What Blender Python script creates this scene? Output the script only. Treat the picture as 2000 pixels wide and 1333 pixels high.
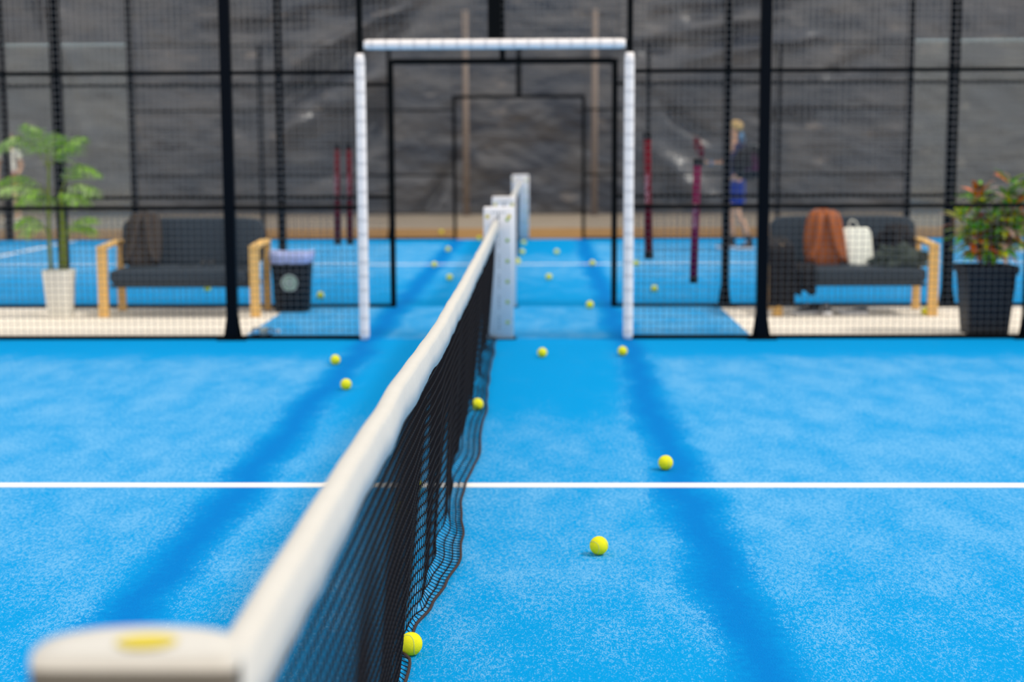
import bpy, bmesh, math, random
import numpy as np
from mathutils import Vector, Matrix, noise
R = math.radians
PI = math.pi
for o in list(bpy.data.objects):
    bpy.data.objects.remove(o)
S = bpy.context.scene
COL = S.collection

# ------------------------------------------------------------------ camera
yaw, pitch, roll = -0.0194, 0.1283, -0.0040
F = Vector((math.sin(yaw)*math.cos(pitch), math.cos(yaw)*math.cos(pitch), -math.sin(pitch)))
Rt = Vector((math.cos(yaw), -math.sin(yaw), 0))
Up = Rt.cross(F)
R2 = Rt*math.cos(roll) + Up*math.sin(roll)
U2 = -Rt*math.sin(roll) + Up*math.cos(roll)
cd = bpy.data.cameras.new('camera')
cam = bpy.data.objects.new('camera', cd)
COL.objects.link(cam)
m = Matrix((R2, U2, -F)).transposed().to_4x4()
m.translation = Vector((0.3413, -1.42, 1.4606))
cam.matrix_world = m
cd.sensor_width = 36
cd.lens = 2969.6/2000*36
cd.clip_end = 200
cd.dof.use_dof = True
cd.dof.focus_distance = 4.5
cd.dof.aperture_fstop = 2.1
S.camera = cam

# ------------------------------------------------------------------ light
w = bpy.data.worlds.new('sky')
S.world = w
w.use_nodes = True
nt = w.node_tree
bg = nt.nodes['Background']
bg.inputs[0].default_value = (1.0, 0.975, 0.95, 1)
bg.inputs[1].default_value = 1.08
sd = bpy.data.lights.new('sun', 'SUN')
sd.energy = 1.9
sd.angle = R(9)
sd.color = (1.0, 0.95, 0.86)
sun = bpy.data.objects.new('sun', sd)
COL.objects.link(sun)
sun.location = (8, -3, 12)
sun.rotation_euler = (-Vector((0.74, -0.16, 1.0))).to_track_quat('-Z', 'Y').to_euler()

S.view_settings.view_transform = 'Standard'
S.view_settings.look = 'None'
S.view_settings.exposure = 0.0
S.view_settings.gamma = 1.0
S.view_settings.use_curve_mapping = False

# ------------------------------------------------------------------ materials
def srgb(r, g, b):
    def f(c):
        c = c/255
        return c/12.92 if c <= .04045 else ((c+.055)/1.055)**2.4
    return (f(r), f(g), f(b), 1)

def mat(name, col, rough=.7, spec=.3, metal=0, var=0, scale=20, bump=0, bscale=80, col2=None, trans=0):
    m = bpy.data.materials.new(name)
    m.use_nodes = True
    n = m.node_tree.nodes
    l = m.node_tree.links
    b = n['Principled BSDF']
    b.inputs['Base Color'].default_value = col
    b.inputs['Roughness'].default_value = rough
    b.inputs['Specular IOR Level'].default_value = spec
    b.inputs['Metallic'].default_value = metal
    if trans:
        b.inputs['Transmission Weight'].default_value = trans
    tc = n.new('ShaderNodeTexCoord')
    if var or col2:
        nz = n.new('ShaderNodeTexNoise')
        nz.inputs['Scale'].default_value = scale
        nz.inputs['Detail'].default_value = 4
        l.new(tc.outputs['Object'], nz.inputs['Vector'])
        mx = n.new('ShaderNodeMix')
        mx.data_type = 'RGBA'
        l.new(nz.outputs[0], mx.inputs[0])
        c2 = col2 or tuple(min(1, c*(1+var)) for c in col[:3])+(1,)
        c1 = col if col2 else tuple(c*(1-var) for c in col[:3])+(1,)
        mx.inputs[6].default_value = c1
        mx.inputs[7].default_value = c2
        l.new(mx.outputs[2], b.inputs['Base Color'])
    if bump:
        nb = n.new('ShaderNodeTexNoise')
        nb.inputs['Scale'].default_value = bscale
        nb.inputs['Detail'].default_value = 3
        l.new(tc.outputs['Object'], nb.inputs['Vector'])
        bp = n.new('ShaderNodeBump')
        bp.inputs['Strength'].default_value = bump
        bp.inputs['Distance'].default_value = .01
        l.new(nb.outputs[0], bp.inputs['Height'])
        l.new(bp.outputs[0], b.inputs['Normal'])
    return m

class NB:
    """small node-graph helper"""
    def __init__(s, m):
        s.n = m.node_tree.nodes; s.l = m.node_tree.links
    def val(s, x, sock):
        if isinstance(x, (int, float)): sock.default_value = x
        elif isinstance(x, tuple): sock.default_value = x
        else: s.l.new(x, sock)
    def math(s, op, a, b=0.0, c=None, clamp=False):
        k = s.n.new('ShaderNodeMath'); k.operation = op; k.use_clamp = clamp
        s.val(a, k.inputs[0]); s.val(b, k.inputs[1])
        if c is not None: s.val(c, k.inputs[2])
        return k.outputs[0]
    def noise(s, vec, scale, detail=2, rough=.5):
        k = s.n.new('ShaderNodeTexNoise'); s.l.new(vec, k.inputs['Vector'])
        k.inputs['Scale'].default_value = scale; k.inputs['Detail'].default_value = detail
        k.inputs['Roughness'].default_value = rough
        return k.outputs[0]
    def mix(s, f, a, b):
        k = s.n.new('ShaderNodeMix'); k.data_type = 'RGBA'
        s.val(f, k.inputs[0]); s.val(a, k.inputs[6]); s.val(b, k.inputs[7])
        return k.outputs[2]
    def ramp(s, x, lo, hi):
        k = s.n.new('ShaderNodeMapRange'); k.interpolation_type = 'SMOOTHSTEP'
        s.val(x, k.inputs[0]); s.val(lo, k.inputs[1]); s.val(hi, k.inputs[2])
        return k.outputs[0]

def turf_material():
    """blue artificial turf with pale silica sand in the pile; the sand is swept
    clean along the walked lanes one metre either side of the net
    (infill wear); it also thins towards the fences"""
    m = bpy.data.materials.new('blue_turf'); m.use_nodes = True
    g = NB(m); n = g.n; l = g.l; b = n['Principled BSDF']
    tc = n.new('ShaderNodeTexCoord')
    P = tc.outputs['Object']
    sp = n.new('ShaderNodeSeparateXYZ'); l.new(P, sp.inputs[0])
    X, Y = sp.outputs[0], sp.outputs[1]
    mp = n.new('ShaderNodeMapping'); l.new(P, mp.inputs[0]); mp.inputs['Scale'].default_value = (1, .42, 1)
    Q = mp.outputs[0]     # grains lie along the pile direction
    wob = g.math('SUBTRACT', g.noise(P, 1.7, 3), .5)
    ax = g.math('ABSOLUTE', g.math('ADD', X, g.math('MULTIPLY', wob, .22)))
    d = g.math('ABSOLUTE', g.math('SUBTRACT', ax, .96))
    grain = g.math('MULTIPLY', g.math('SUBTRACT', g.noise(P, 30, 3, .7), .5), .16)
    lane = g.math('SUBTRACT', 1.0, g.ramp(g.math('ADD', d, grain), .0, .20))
    ya = g.math('ABSOLUTE', g.math('ADD', Y, g.math('MULTIPLY', wob, .5)))     # object origin is court middle
    edge = g.ramp(ya, 3.7, 4.5)
    inner = g.math('MULTIPLY', g.math('SUBTRACT', 1.0, g.ramp(ax, .7, 1.0)), g.math('MULTIPLY_ADD', g.ramp(Y, 1.0, 2.6), .6, .12))
    near = g.math('MULTIPLY', g.math('SUBTRACT', 1.0, g.ramp(Y, -3.2, -.6)), .42)
    clean = g.math('MAXIMUM', g.math('MAXIMUM', lane, g.math('MULTIPLY', edge, .8)), g.math('MAXIMUM', inner, near))
    big = g.noise(Q, 4.5, 4, .65)
    dens = g.math('SUBTRACT', g.math('ADD', g.math('MULTIPLY', g.math('SUBTRACT', big, .5), .30), .535), g.math('MULTIPLY', clean, .22))
    fine = g.noise(Q, 210, 2, .65)
    mid = g.noise(Q, 75, 2, .6)
    comb = g.math('ADD', g.math('MULTIPLY', fine, .62), g.math('MULTIPLY', mid, .38))
    thr = g.math('SUBTRACT', 1.0, dens)
    sand = g.ramp(g.math('SUBTRACT', comb, thr), -.02, .09)
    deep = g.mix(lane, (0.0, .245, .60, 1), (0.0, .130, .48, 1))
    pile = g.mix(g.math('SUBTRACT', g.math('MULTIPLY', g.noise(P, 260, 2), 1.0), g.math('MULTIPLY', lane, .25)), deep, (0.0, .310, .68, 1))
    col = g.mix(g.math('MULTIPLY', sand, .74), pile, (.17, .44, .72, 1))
    l.new(col, b.inputs['Base Color'])
    b.inputs['Roughness'].default_value = .9
    b.inputs['Specular IOR Level'].default_value = .03
    bp = n.new('ShaderNodeBump'); bp.inputs['Strength'].default_value = .5; bp.inputs['Distance'].default_value = .006
    l.new(comb, bp.inputs['Height']); l.new(bp.outputs[0], b.inputs['Normal'])
    return m

def tarp_material():
    m = bpy.data.materials.new('grey_shade_cloth'); m.use_nodes = True
    g = NB(m); n = g.n; l = g.l; b = n['Principled BSDF']
    tc = n.new('ShaderNodeTexCoord'); P = tc.outputs['Object']
    mp = n.new('ShaderNodeMapping'); l.new(P, mp.inputs[0])
    mp.inputs['Rotation'].default_value = (0, R(28), 0); mp.inputs['Scale'].default_value = (.6, 1, 1.5)
    a = g.noise(mp.outputs[0], 1.1, 5, .6)
    c = g.mix(g.ramp(a, .38, .64), (.028, .036, .056, 1), (.092, .091, .098, 1))
    c = g.mix(g.math('MULTIPLY', g.ramp(g.noise(mp.outputs[0], 2.1, 4, .6), .60, .74), .5), c, (.34, .29, .25, 1))
    l.new(c, b.inputs['Base Color'])
    b.inputs['Roughness'].default_value = .36
    b.inputs['Specular IOR Level'].default_value = .7
    wv = g.noise(mp.outputs[0], 2.6, 2.5, .5)
    bp = n.new('ShaderNodeBump'); bp.inputs['Strength'].default_value = .5; bp.inputs['Distance'].default_value = .16
    l.new(wv, bp.inputs['Height']); l.new(bp.outputs[0], b.inputs['Normal'])
    return m

def glass_material(name='clear_glass', tint=(.93, .96, .95, 1)):
    m = bpy.data.materials.new(name); m.use_nodes = True
    n = m.node_tree.nodes; l = m.node_tree.links
    out = n['Material Output']; n.remove(n['Principled BSDF'])
    t = n.new('ShaderNodeBsdfTransparent'); t.inputs[0].default_value = tint
    gl = n.new('ShaderNodeBsdfGlossy'); gl.inputs['Roughness'].default_value = .03
    lw = n.new('ShaderNodeLayerWeight'); lw.inputs[0].default_value = .35
    mx = n.new('ShaderNodeMixShader')
    l.new(lw.outputs['Fresnel'], mx.inputs[0]); l.new(t.outputs[0], mx.inputs[1]); l.new(gl.outputs[0], mx.inputs[2])
    l.new(mx.outputs[0], out.inputs[0])
    return m

M = dict(
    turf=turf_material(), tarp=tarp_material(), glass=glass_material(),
    padding_shade=mat('shaded_padding', (.12, .11, .095, 1), .7, .2, var=.1, scale=20),  # shade of the near post front, painted in with its dark print
    line=mat('line_white', (.85, .83, .80, 1), .9, .1, var=.05, scale=120),
    concrete=mat('cream_concrete', (.86, .77, .65, 1), .9, .1, col2=(.94, .87, .77, 1), scale=6, bump=.2, bscale=120),
    sandy=mat('sandy_ground', (.22, .19, .15, 1), .95, .1, col2=(.34, .28, .22, 1), scale=1.5, bump=.3),
    earth=mat('brown_earth', (.27, .15, .055, 1), .95, .05, col2=(.34, .20, .085, 1), scale=3, bump=.3),
    steel=mat('black_steel', (.002, .003, .004, 1), .55, .05, var=.1),
    steelblue=mat('dark_blue_steel', (.0015, .003, .006, 1), .5, .05, var=.1),
    wire=mat('mesh_wire', (.13, .128, .132, 1), .5, .25, var=.1),
    foam=mat('white_foam', (.91, .85, .83, 1), .6, .3, var=.03, scale=30, bump=.1, bscale=60),
    foamdot=mat('pad_eyelet', (.30, .30, .34, 1), .6, .3, var=.1),
    cloth=mat('tape_canvas', (.57, .55, .51, 1), .8, .1, col2=(.62, .60, .56, 1), scale=14, bump=.25, bscale=25),
    net=mat('net_twine', (.010, .008, .009, 1), .7, .08, var=.25, scale=300),
    hem=mat('brown_black_cord', (.045, .028, .026, 1), .7, .2, var=.3, scale=90),
    strap=mat('black_webbing', (.013, .011, .013, 1), .6, .3, var=.2, scale=60),
    cable=mat('steel_cable', (.25, .24, .23, 1), .4, .5, metal=.8, var=.1),
    green=mat('logo_green', (.42, .60, .08, 1), .6, .2, var=.05),
    yellow=mat('logo_yellow', (.62, .50, .04, 1), .6, .2, var=.05),
    ink=mat('logo_grey', (.12, .13, .14, 1), .6, .2, var=.05),
    felt=mat('ball_felt', (.92, .86, .015, 1), .95, .05, col2=(1.0, .95, .04, 1), scale=400, bump=.5, bscale=900),
    seam=mat('ball_seam', (.50, .58, .22, 1), .8, .1, var=.1),
    tube_red=mat('tube_red', (.15, .002, .012, 1), .6, .15, var=.1, scale=8),
    tube_pink=mat('tube_magenta', (.17, .002, .055, 1), .6, .15, var=.1, scale=8),
    cap=mat('black_plastic', (.004, .005, .008, 1), .55, .2, var=.1),
    lettering=mat('pink_lettering', (.75, .45, .55, 1), .5, .3, var=.05),
    oak=mat('oak', (.78, .46, .14, 1), .6, .15, col2=(.86, .55, .21, 1), scale=9, bump=.1),
    cushion=mat('slate_cushion', (.024, .036, .052, 1), .7, .3, var=.15, scale=30, bump=.2, bscale=40),
    pot_white=mat('white_ceramic', (.78, .76, .70, 1), .5, .4, var=.03),
    pot_black=mat('black_planter', (.005, .007, .013, 1), .5, .2, var=.15),
    soil=mat('soil', (.045, .03, .02, 1), 1, .1, var=.4, scale=80, bump=1),
    stem=mat('palm_trunk', (.11, .17, .02, 1), .5, .3, col2=(.26, .30, .03, 1), scale=14),
    stem_brown=mat('woody_stem', (.07, .045, .025, 1), .8, .2, var=.3),
    palm=mat('palm_green', (.16, .38, .03, 1), .5, .25, col2=(.42, .70, .06, 1), scale=9),
    palm2=mat('palm_pale', (.55, .66, .34, 1), .5, .4, col2=(.32, .52, .14, 1), scale=9),
    cr_g=mat('leaf_green', (.06, .28, .01, 1), .5, .2, col2=(.26, .62, .02, 1), scale=14),
    cr_y=mat('leaf_yellow', (.85, .80, .02, 1), .5, .2, col2=(.50, .66, .02, 1), scale=14),
    cr_o=mat('leaf_orange', (.90, .20, .01, 1), .5, .2, col2=(.62, .12, .01, 1), scale=14),
    cr_r=mat('leaf_dark_red', (.16, .025, .012, 1), .4, .4, col2=(.26, .10, .02, 1), scale=14),
    cr_p=mat('leaf_pink', (.80, .50, .42, 1), .4, .4, var=.1),
    bag_dark=mat('dark_brown_canvas', (.040, .030, .026, 1), .8, .2, col2=(.075, .058, .048, 1), scale=10, bump=.4, bscale=30),
    bag_black=mat('black_nylon', (.006, .005, .007, 1), .6, .2, var=.3, scale=20, bump=.4, bscale=30),
    leather=mat('tan_leather', (.22, .050, .010, 1), .5, .25, col2=(.42, .115, .025, 1), scale=9, bump=.4, bscale=25),
    tote=mat('cream_canvas', (.95, .95, .84, 1), .8, .2, var=.03, scale=10, bump=.4, bscale=20),
    jacket=mat('black_jacket', (.006, .005, .007, 1), .7, .2, col2=(.016, .014, .016, 1), scale=8, bump=.5, bscale=18),
    jacket_green=mat('grey_green_jacket', (.030, .042, .036, 1), .75, .3, col2=(.075, .095, .080, 1), scale=8, bump=.5, bscale=18),
    liner=mat('bin_liner', (.42, .48, .80, 1), .4, .5, var=.1),
    badge=mat('badge_white', (.42, .48, .46, 1), .6, .2, var=.05),
    badge_green=mat('badge_green', (.12, .28, .16, 1), .6, .2, var=.05),
    plastic=glass_material('clear_plastic', (.90, .93, .98, 1)),
    skin=mat('skin', (.62, .34, .21, 1), .6, .3, var=.06),
    hair=mat('blond_hair', (.50, .33, .13, 1), .6, .3, var=.25, scale=60),
    hair_red=mat('auburn_hair', (.25, .08, .05, 1), .6, .3, var=.2, scale=60),
    blue_cloth=mat('royal_blue_fabric', (.012, .040, .26, 1), .8, .2, var=.2, scale=10, bump=.4, bscale=20),
    navy=mat('navy_fabric', (.030, .035, .10, 1), .8, .2, var=.2, scale=10, bump=.4, bscale=20),
    light_blue=mat('light_blue_cloth', (.12, .25, .42, 1), .8, .2, var=.1),
    white_cloth=mat('white_fabric', (.75, .73, .70, 1), .8, .2, var=.05),
    red_cloth=mat('red_fabric', (.42, .06, .06, 1), .8, .2, var=.1),
    sole=mat('white_rubber', (.80, .80, .84, 1), .6, .3, var=.04),
    shoe=mat('black_shoe', (.02, .02, .025, 1), .6, .3, var=.2),
    eye=mat('eye_dark', (.02, .015, .01, 1), .2, .5, var=.05),
    magenta=mat('magenta_print', (.10, .008, .060, 1), .5, .3, var=.1),
    shiny=mat('dark_lens', (.02, .02, .02, 1), .06, .9, var=.05),
    pole=mat('tan_pole', (.24, .19, .16, 1), .6, .3, var=.15, scale=4),
)

# ------------------------------------------------------------------ mesh helpers
class MB:
    def __init__(s):
        s.v = []; s.f = []; s.mi = []; s.cur = 0; s.sm = []; s.smooth = False
    def add(s, vs, fs):
        b = len(s.v)
        s.v.extend([tuple(v) for v in vs])
        for f in fs:
            s.f.append(tuple(b+i for i in f)); s.mi.append(s.cur); s.sm.append(s.smooth)
    def box(s, lo, hi):
        x0, y0, z0 = lo; x1, y1, z1 = hi
        s.add([(x0,y0,z0),(x1,y0,z0),(x1,y1,z0),(x0,y1,z0),(x0,y0,z1),(x1,y0,z1),(x1,y1,z1),(x0,y1,z1)],
              [(0,3,2,1),(4,5,6,7),(0,1,5,4),(1,2,6,5),(2,3,7,6),(3,0,4,7)])
    def tube(s, pts, rad, seg=8, cap=True, ref=None):
        pts = [Vector(p) for p in pts]
        if isinstance(rad, (int, float)): rad = [rad]*len(pts)
        n = len(pts); vs = []
        up = Vector(ref) if ref else None
        for i, p in enumerate(pts):
            t = (pts[min(i+1, n-1)] - pts[max(i-1, 0)])
            t = t.normalized() if t.length > 1e-9 else Vector((0, 0, 1))
            if up is None:
                up = Vector((0, 0, 1)) if abs(t.z) < .9 else Vector((1, 0, 0))
            a = t.cross(up)
            if a.length < 1e-4: a = t.cross(Vector((0, 1, 0)))
            a.normalize(); b = a.cross(t).normalized()
            if ref is None: up = b
            for k in range(seg):
                an = 2*PI*(k+.5)/seg
                vs.append(p + (a*math.cos(an) + b*math.sin(an))*rad[i])
        fs = []
        for i in range(n-1):
            for k in range(seg):
                k2 = (k+1) % seg
                fs.append((i*seg+k, i*seg+k2, (i+1)*seg+k2, (i+1)*seg+k))
        if cap:
            fs.append(tuple(range(seg))[::-1]); fs.append(tuple((n-1)*seg+k for k in range(seg)))
        s.add(vs, fs)
    def ribbon(s, pts, width, thick, side):
        """flat strap: width along 'side', thickness normal to path"""
        pts = [Vector(p) for p in pts]; side = Vector(side).normalized(); n = len(pts); vs = []
        for i, p in enumerate(pts):
            t = (pts[min(i+1, n-1)] - pts[max(i-1, 0)]).normalized()
            sd = (side - t*side.dot(t)).normalized()
            nn = t.cross(sd)
            wd = width[i] if isinstance(width, (list, tuple)) else width
            for a, b in ((-1,-1),(1,-1),(1,1),(-1,1)):
                vs.append(p + sd*a*wd/2 + nn*b*thick/2)
        fs = []
        for i in range(n-1):
            for k in range(4):
                fs.append((i*4+k, i*4+(k+1)%4, (i+1)*4+(k+1)%4, (i+1)*4+k))
        fs += [(3,2,1,0), tuple((n-1)*4+k for k in range(4))]
        s.add(vs, fs)
    def lathe(s, prof, seg=32, c=(0,0,0), sq=2.0, cap=True, rot=0):
        """revolve (r,z); sq>2 gives rounded-square sections"""
        vs = []; n = len(prof)
        for r, z in prof:
            for k in range(seg):
                a = 2*PI*k/seg
                ca, sa = math.cos(a), math.sin(a)
                q = (abs(ca)**sq + abs(sa)**sq)**(-1/sq)
                x, y = r*q*ca, r*q*sa
                x, y = x*math.cos(rot)-y*math.sin(rot), x*math.sin(rot)+y*math.cos(rot)
                vs.append((c[0]+x, c[1]+y, c[2]+z))
        fs = [(i*seg+k, i*seg+(k+1)%seg, (i+1)*seg+(k+1)%seg, (i+1)*seg+k) for i in range(n-1) for k in range(seg)]
        if cap:
            fs.append(tuple(range(seg))[::-1]); fs.append(tuple((n-1)*seg+k for k in range(seg)))
        s.add(vs, fs)
    def sell(s, c, r, e=(.5,.5), nu=28, nv=16, fn=None):
        """superellipsoid"""
        def pw(x, p): return math.copysign(abs(x)**p, x)
        vs = []
        for i in range(nv+1):
            v = -PI/2 + PI*i/nv
            for k in range(nu):
                u = 2*PI*k/nu
                p = Vector((pw(math.cos(v), e[0])*pw(math.cos(u), e[1]), pw(math.cos(v), e[0])*pw(math.sin(u), e[1]), pw(math.sin(v), e[0])))
                if fn: p = fn(p)
                vs.append((c[0]+p.x*r[0], c[1]+p.y*r[1], c[2]+p.z*r[2]))
        fs = [(i*nu+k, i*nu+(k+1)%nu, (i+1)*nu+(k+1)%nu, (i+1)*nu+k) for i in range(nv) for k in range(nu)]
        s.add(vs, fs)
    def build(s, name, mats, parent=None, loc=None, smooth=False, bevel=0):
        me = bpy.data.meshes.new(name)
        loc = Vector(loc) if loc is not None else Vector((0,0,0))
        me.from_pydata([tuple(Vector(v)-loc) for v in s.v] if loc.length else s.v, [], s.f)
        if not isinstance(mats, (list, tuple)): mats = [mats]
        for x in mats: me.materials.append(x)
        me.polygons.foreach_set('material_index', s.mi)
        me.polygons.foreach_set('use_smooth', [bool(smooth or a) for a in s.sm])
        me.update()
        o = bpy.data.objects.new(name, me); COL.objects.link(o)
        o.location = loc
        if parent is not None:
            o.parent = parent
            o.location = loc - parent_loc(parent)
        if bevel:
            b = o.modifiers.new('bevel', 'BEVEL'); b.width = bevel; b.segments = 3; b.limit_method = 'ANGLE'; b.angle_limit = R(40)
        return o

def parent_loc(p):
    v = Vector((0,0,0))
    while p is not None:
        v += p.location; p = p.parent
    return v

def tag(o, label=None, cat=None, group=None, kind=None):
    if label: o['label'] = label
    if cat: o['category'] = cat
    if group: o['group'] = group
    if kind: o['kind'] = kind
    return o

def empty(name, loc):
    o = bpy.data.objects.new(name, None); COL.objects.link(o); o.location = loc
    o.empty_display_size = .1
    return o

def copy_tree(o, parent=None):
    c = o.copy(); COL.objects.link(c); c.parent = parent
    for ch in list(o.children): copy_tree(ch, c)
    return c

def box_obj(name, lo, hi, m, parent=None, bevel=0):
    b = MB(); b.box(lo, hi); return b.build(name, m, parent, bevel=bevel)

def bez(p0, p1, p2, n=10):
    p0, p1, p2 = Vector(p0), Vector(p1), Vector(p2)
    return [(1-t)**2*p0 + 2*t*(1-t)*p1 + t*t*p2 for t in [i/n for i in range(n+1)]]

def catmull(P, n=6):
    P = [Vector(p) for p in P]; out = []
    Q = [P[0]] + P + [P[-1]]
    for i in range(1, len(Q)-2):
        a, b, c, d = Q[i-1], Q[i], Q[i+1], Q[i+2]
        for j in range(n):
            t = j/n
            out.append(.5*((2*b) + (c-a)*t + (2*a-5*b+4*c-d)*t*t + (3*b-a-3*c+d)*t**3))
    out.append(P[-1])
    return out

Y1, Y2, Y3 = 10.0, 12.3115, 22.3          # fence planes

# ------------------------------------------------------------------ ground
def plane(name, x0, x1, y0, y1, z, m, thick=.03, kind='structure', label=None):
    c = Vector(((x0+x1)/2, (y0+y1)/2, z))
    b = MB(); b.box((x0-c.x, y0-c.y, -thick), (x1-c.x, y1-c.y, 0))
    o = b.build(name, m); o.location = c
    tag(o, label, None, None, kind)
    return o

plane('floor_sand', -30, 30, Y3+3.2, 45, -.004, M['sandy'], .3, label='pale sandy ground between the far court and the grey cloth')
plane('floor_earth', -30, 30, Y3+.03, Y3+3.2, -.002, M['earth'], .3, label='brown earth strip along the far edge of the second court')
plane('floor_concrete', -30, 30, -6, Y3+.03, -.03, M['concrete'], .3, label='cream concrete ground round the courts')
plane('floor_walkway', -10, 10, Y1+.03, Y2-.03, -.001, M['concrete'], .029, label='cream concrete walkway between the two courts')

def court(y0, y1, label):
    c = (y0+y1)/2
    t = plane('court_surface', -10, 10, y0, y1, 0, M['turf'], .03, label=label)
    def line(a, b):
        x = MB(); x.box((a[0], a[1], 0), (b[0], b[1], .003))
        o = x.build('court_line', M['line'], t); o.location = (0, 0, 0)
    line((-6.95, -.04), (6.95, .04))
    line((-6.99, -(y1-y0)/2+.1), (-6.91, (y1-y0)/2-.1))
    line((6.91, -(y1-y0)/2+.1), (6.99, (y1-y0)/2-.1))
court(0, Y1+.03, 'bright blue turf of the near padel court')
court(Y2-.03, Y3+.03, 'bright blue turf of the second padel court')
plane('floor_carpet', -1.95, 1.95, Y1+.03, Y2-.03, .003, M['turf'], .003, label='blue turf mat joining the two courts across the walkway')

# ------------------------------------------------------------------ tarp wall
def tarp():
    x0, x1, z0, z1, y = -19, 19, 0.0, 7.0, 31.0
    nx, nz = 460, 150
    folds = []
    rnd = random.Random(4)
    # crease lines (x,z) -> (x,z), width, amplitude
    def P(u, v): return ((u-1006)/2969.6*32.4+.34-.0, 1.46-(v-283)/2969.6*32.4*1.0)
    base = [((520,190),(740,40),.16,.22),((560,110),(740,20),.12,-.16),((500,260),(690,150),.22,-.2),((600,330),(690,230),.2,.14),
            ((1220,100),(1440,60),.12,.16),((1230,200),(1330,270),.10,.16),((1300,120),(1500,85),.1,-.14),((1420,230),(1520,240),.08,.12),
            ((1230,300),(1330,400),.2,-.14),((740,470),(830,330),.1,.12),((40,20),(100,190),.12,.14),((60,0),(120,260),.14,-.12),
            ((1250,40),(1500,10),.14,.12),((1560,150),(1640,110),.1,.1),((1280,470),(1250,330),.12,.1),((560,30),(740,10),.1,.14),((380,60),(560,50),.1,.12)]
    for a, b, wd, am in base:
        folds.append((P(*a), P(*b), wd*1.25, am*2.0))
    vs = []
    for j in range(nz+1):
        z = z0+(z1-z0)*j/nz
        for i in range(nx+1):
            x = x0+(x1-x0)*i/nx
            d = .10*noise.noise(Vector((x*.35, z*.5, 3))) + .05*noise.noise(Vector((x*1.1+z*.6, z*1.6, 7)))
            d += .022*noise.noise(Vector((x*3.5+z*2, z*4, 9)))
            for (ax, az), (bx, bz), wd, am in folds:
                dx, dz = bx-ax, bz-az
                t = ((x-ax)*dx+(z-az)*dz)/(dx*dx+dz*dz)
                if -.3 < t < 1.3:
                    q = math.hypot(x-ax-dx*t, z-az-dz*t)
                    if q < wd*4:
                        e = max(0, 1-(2*abs(t-.5))**4*.35) if 0 <= t <= 1 else math.exp(-((abs(t-.5)-.5)*6)**2)*.65
                        d += 1.2*am*math.exp(-(q/wd)**2)*e*(.7+.6*noise.noise(Vector((x*2, z*2, 1))))
            vs.append((x, y+d, z))
    fs = [(j*(nx+1)+i, j*(nx+1)+i+1, (j+1)*(nx+1)+i+1, (j+1)*(nx+1)+i) for j in range(nz) for i in range(nx)]
    b = MB(); b.smooth = True; b.add(vs, fs)
    o = b.build('wall_back', M['tarp'])
    so = o.modifiers.new('thick', 'SOLIDIFY'); so.thickness = .01
    tag(o, 'wrinkled dark grey shade cloth hung behind the courts', None, None, 'structure')
tarp()
for px, x, zt in (('left', -1.21, 4.2), ('right', 1.45, 4.2)):
    t = empty('steel_pole', (x, 30.3, 0))
    b = MB(); b.smooth = True; b.tube([(x, 30.3, 0), (x, 30.3, zt)], .06, 12); b.build('pole_tube', M['pole'], t)
    box_obj('base_plate', (x-.12, 30.18, 0), (x+.12, 30.42, .015), M['pole'], t)
    tag(t, 'tan steel pole before the grey cloth, %s of the far net post' % px, 'pole')

# ------------------------------------------------------------------ fences
def wire_panel(name, x0, x1, z0, z1, y, parent, step=.05, r=.0019):
    b = MB(); n = max(1, round((x1-x0)/step)); k = max(1, round((z1-z0)/step))
    b.smooth = True
    for i in range(n+1):
        x = x0+(x1-x0)*i/n
        b.tube([(x, y, z0), (x, y, z1)], r, 6)
    for j in range(k+1):
        z = z0+(z1-z0)*j/k
        b.tube([(x0, y+.004, z), (x1, y+.004, z)], r, 6)
    return b.build(name, M['wire'], parent)

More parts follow.
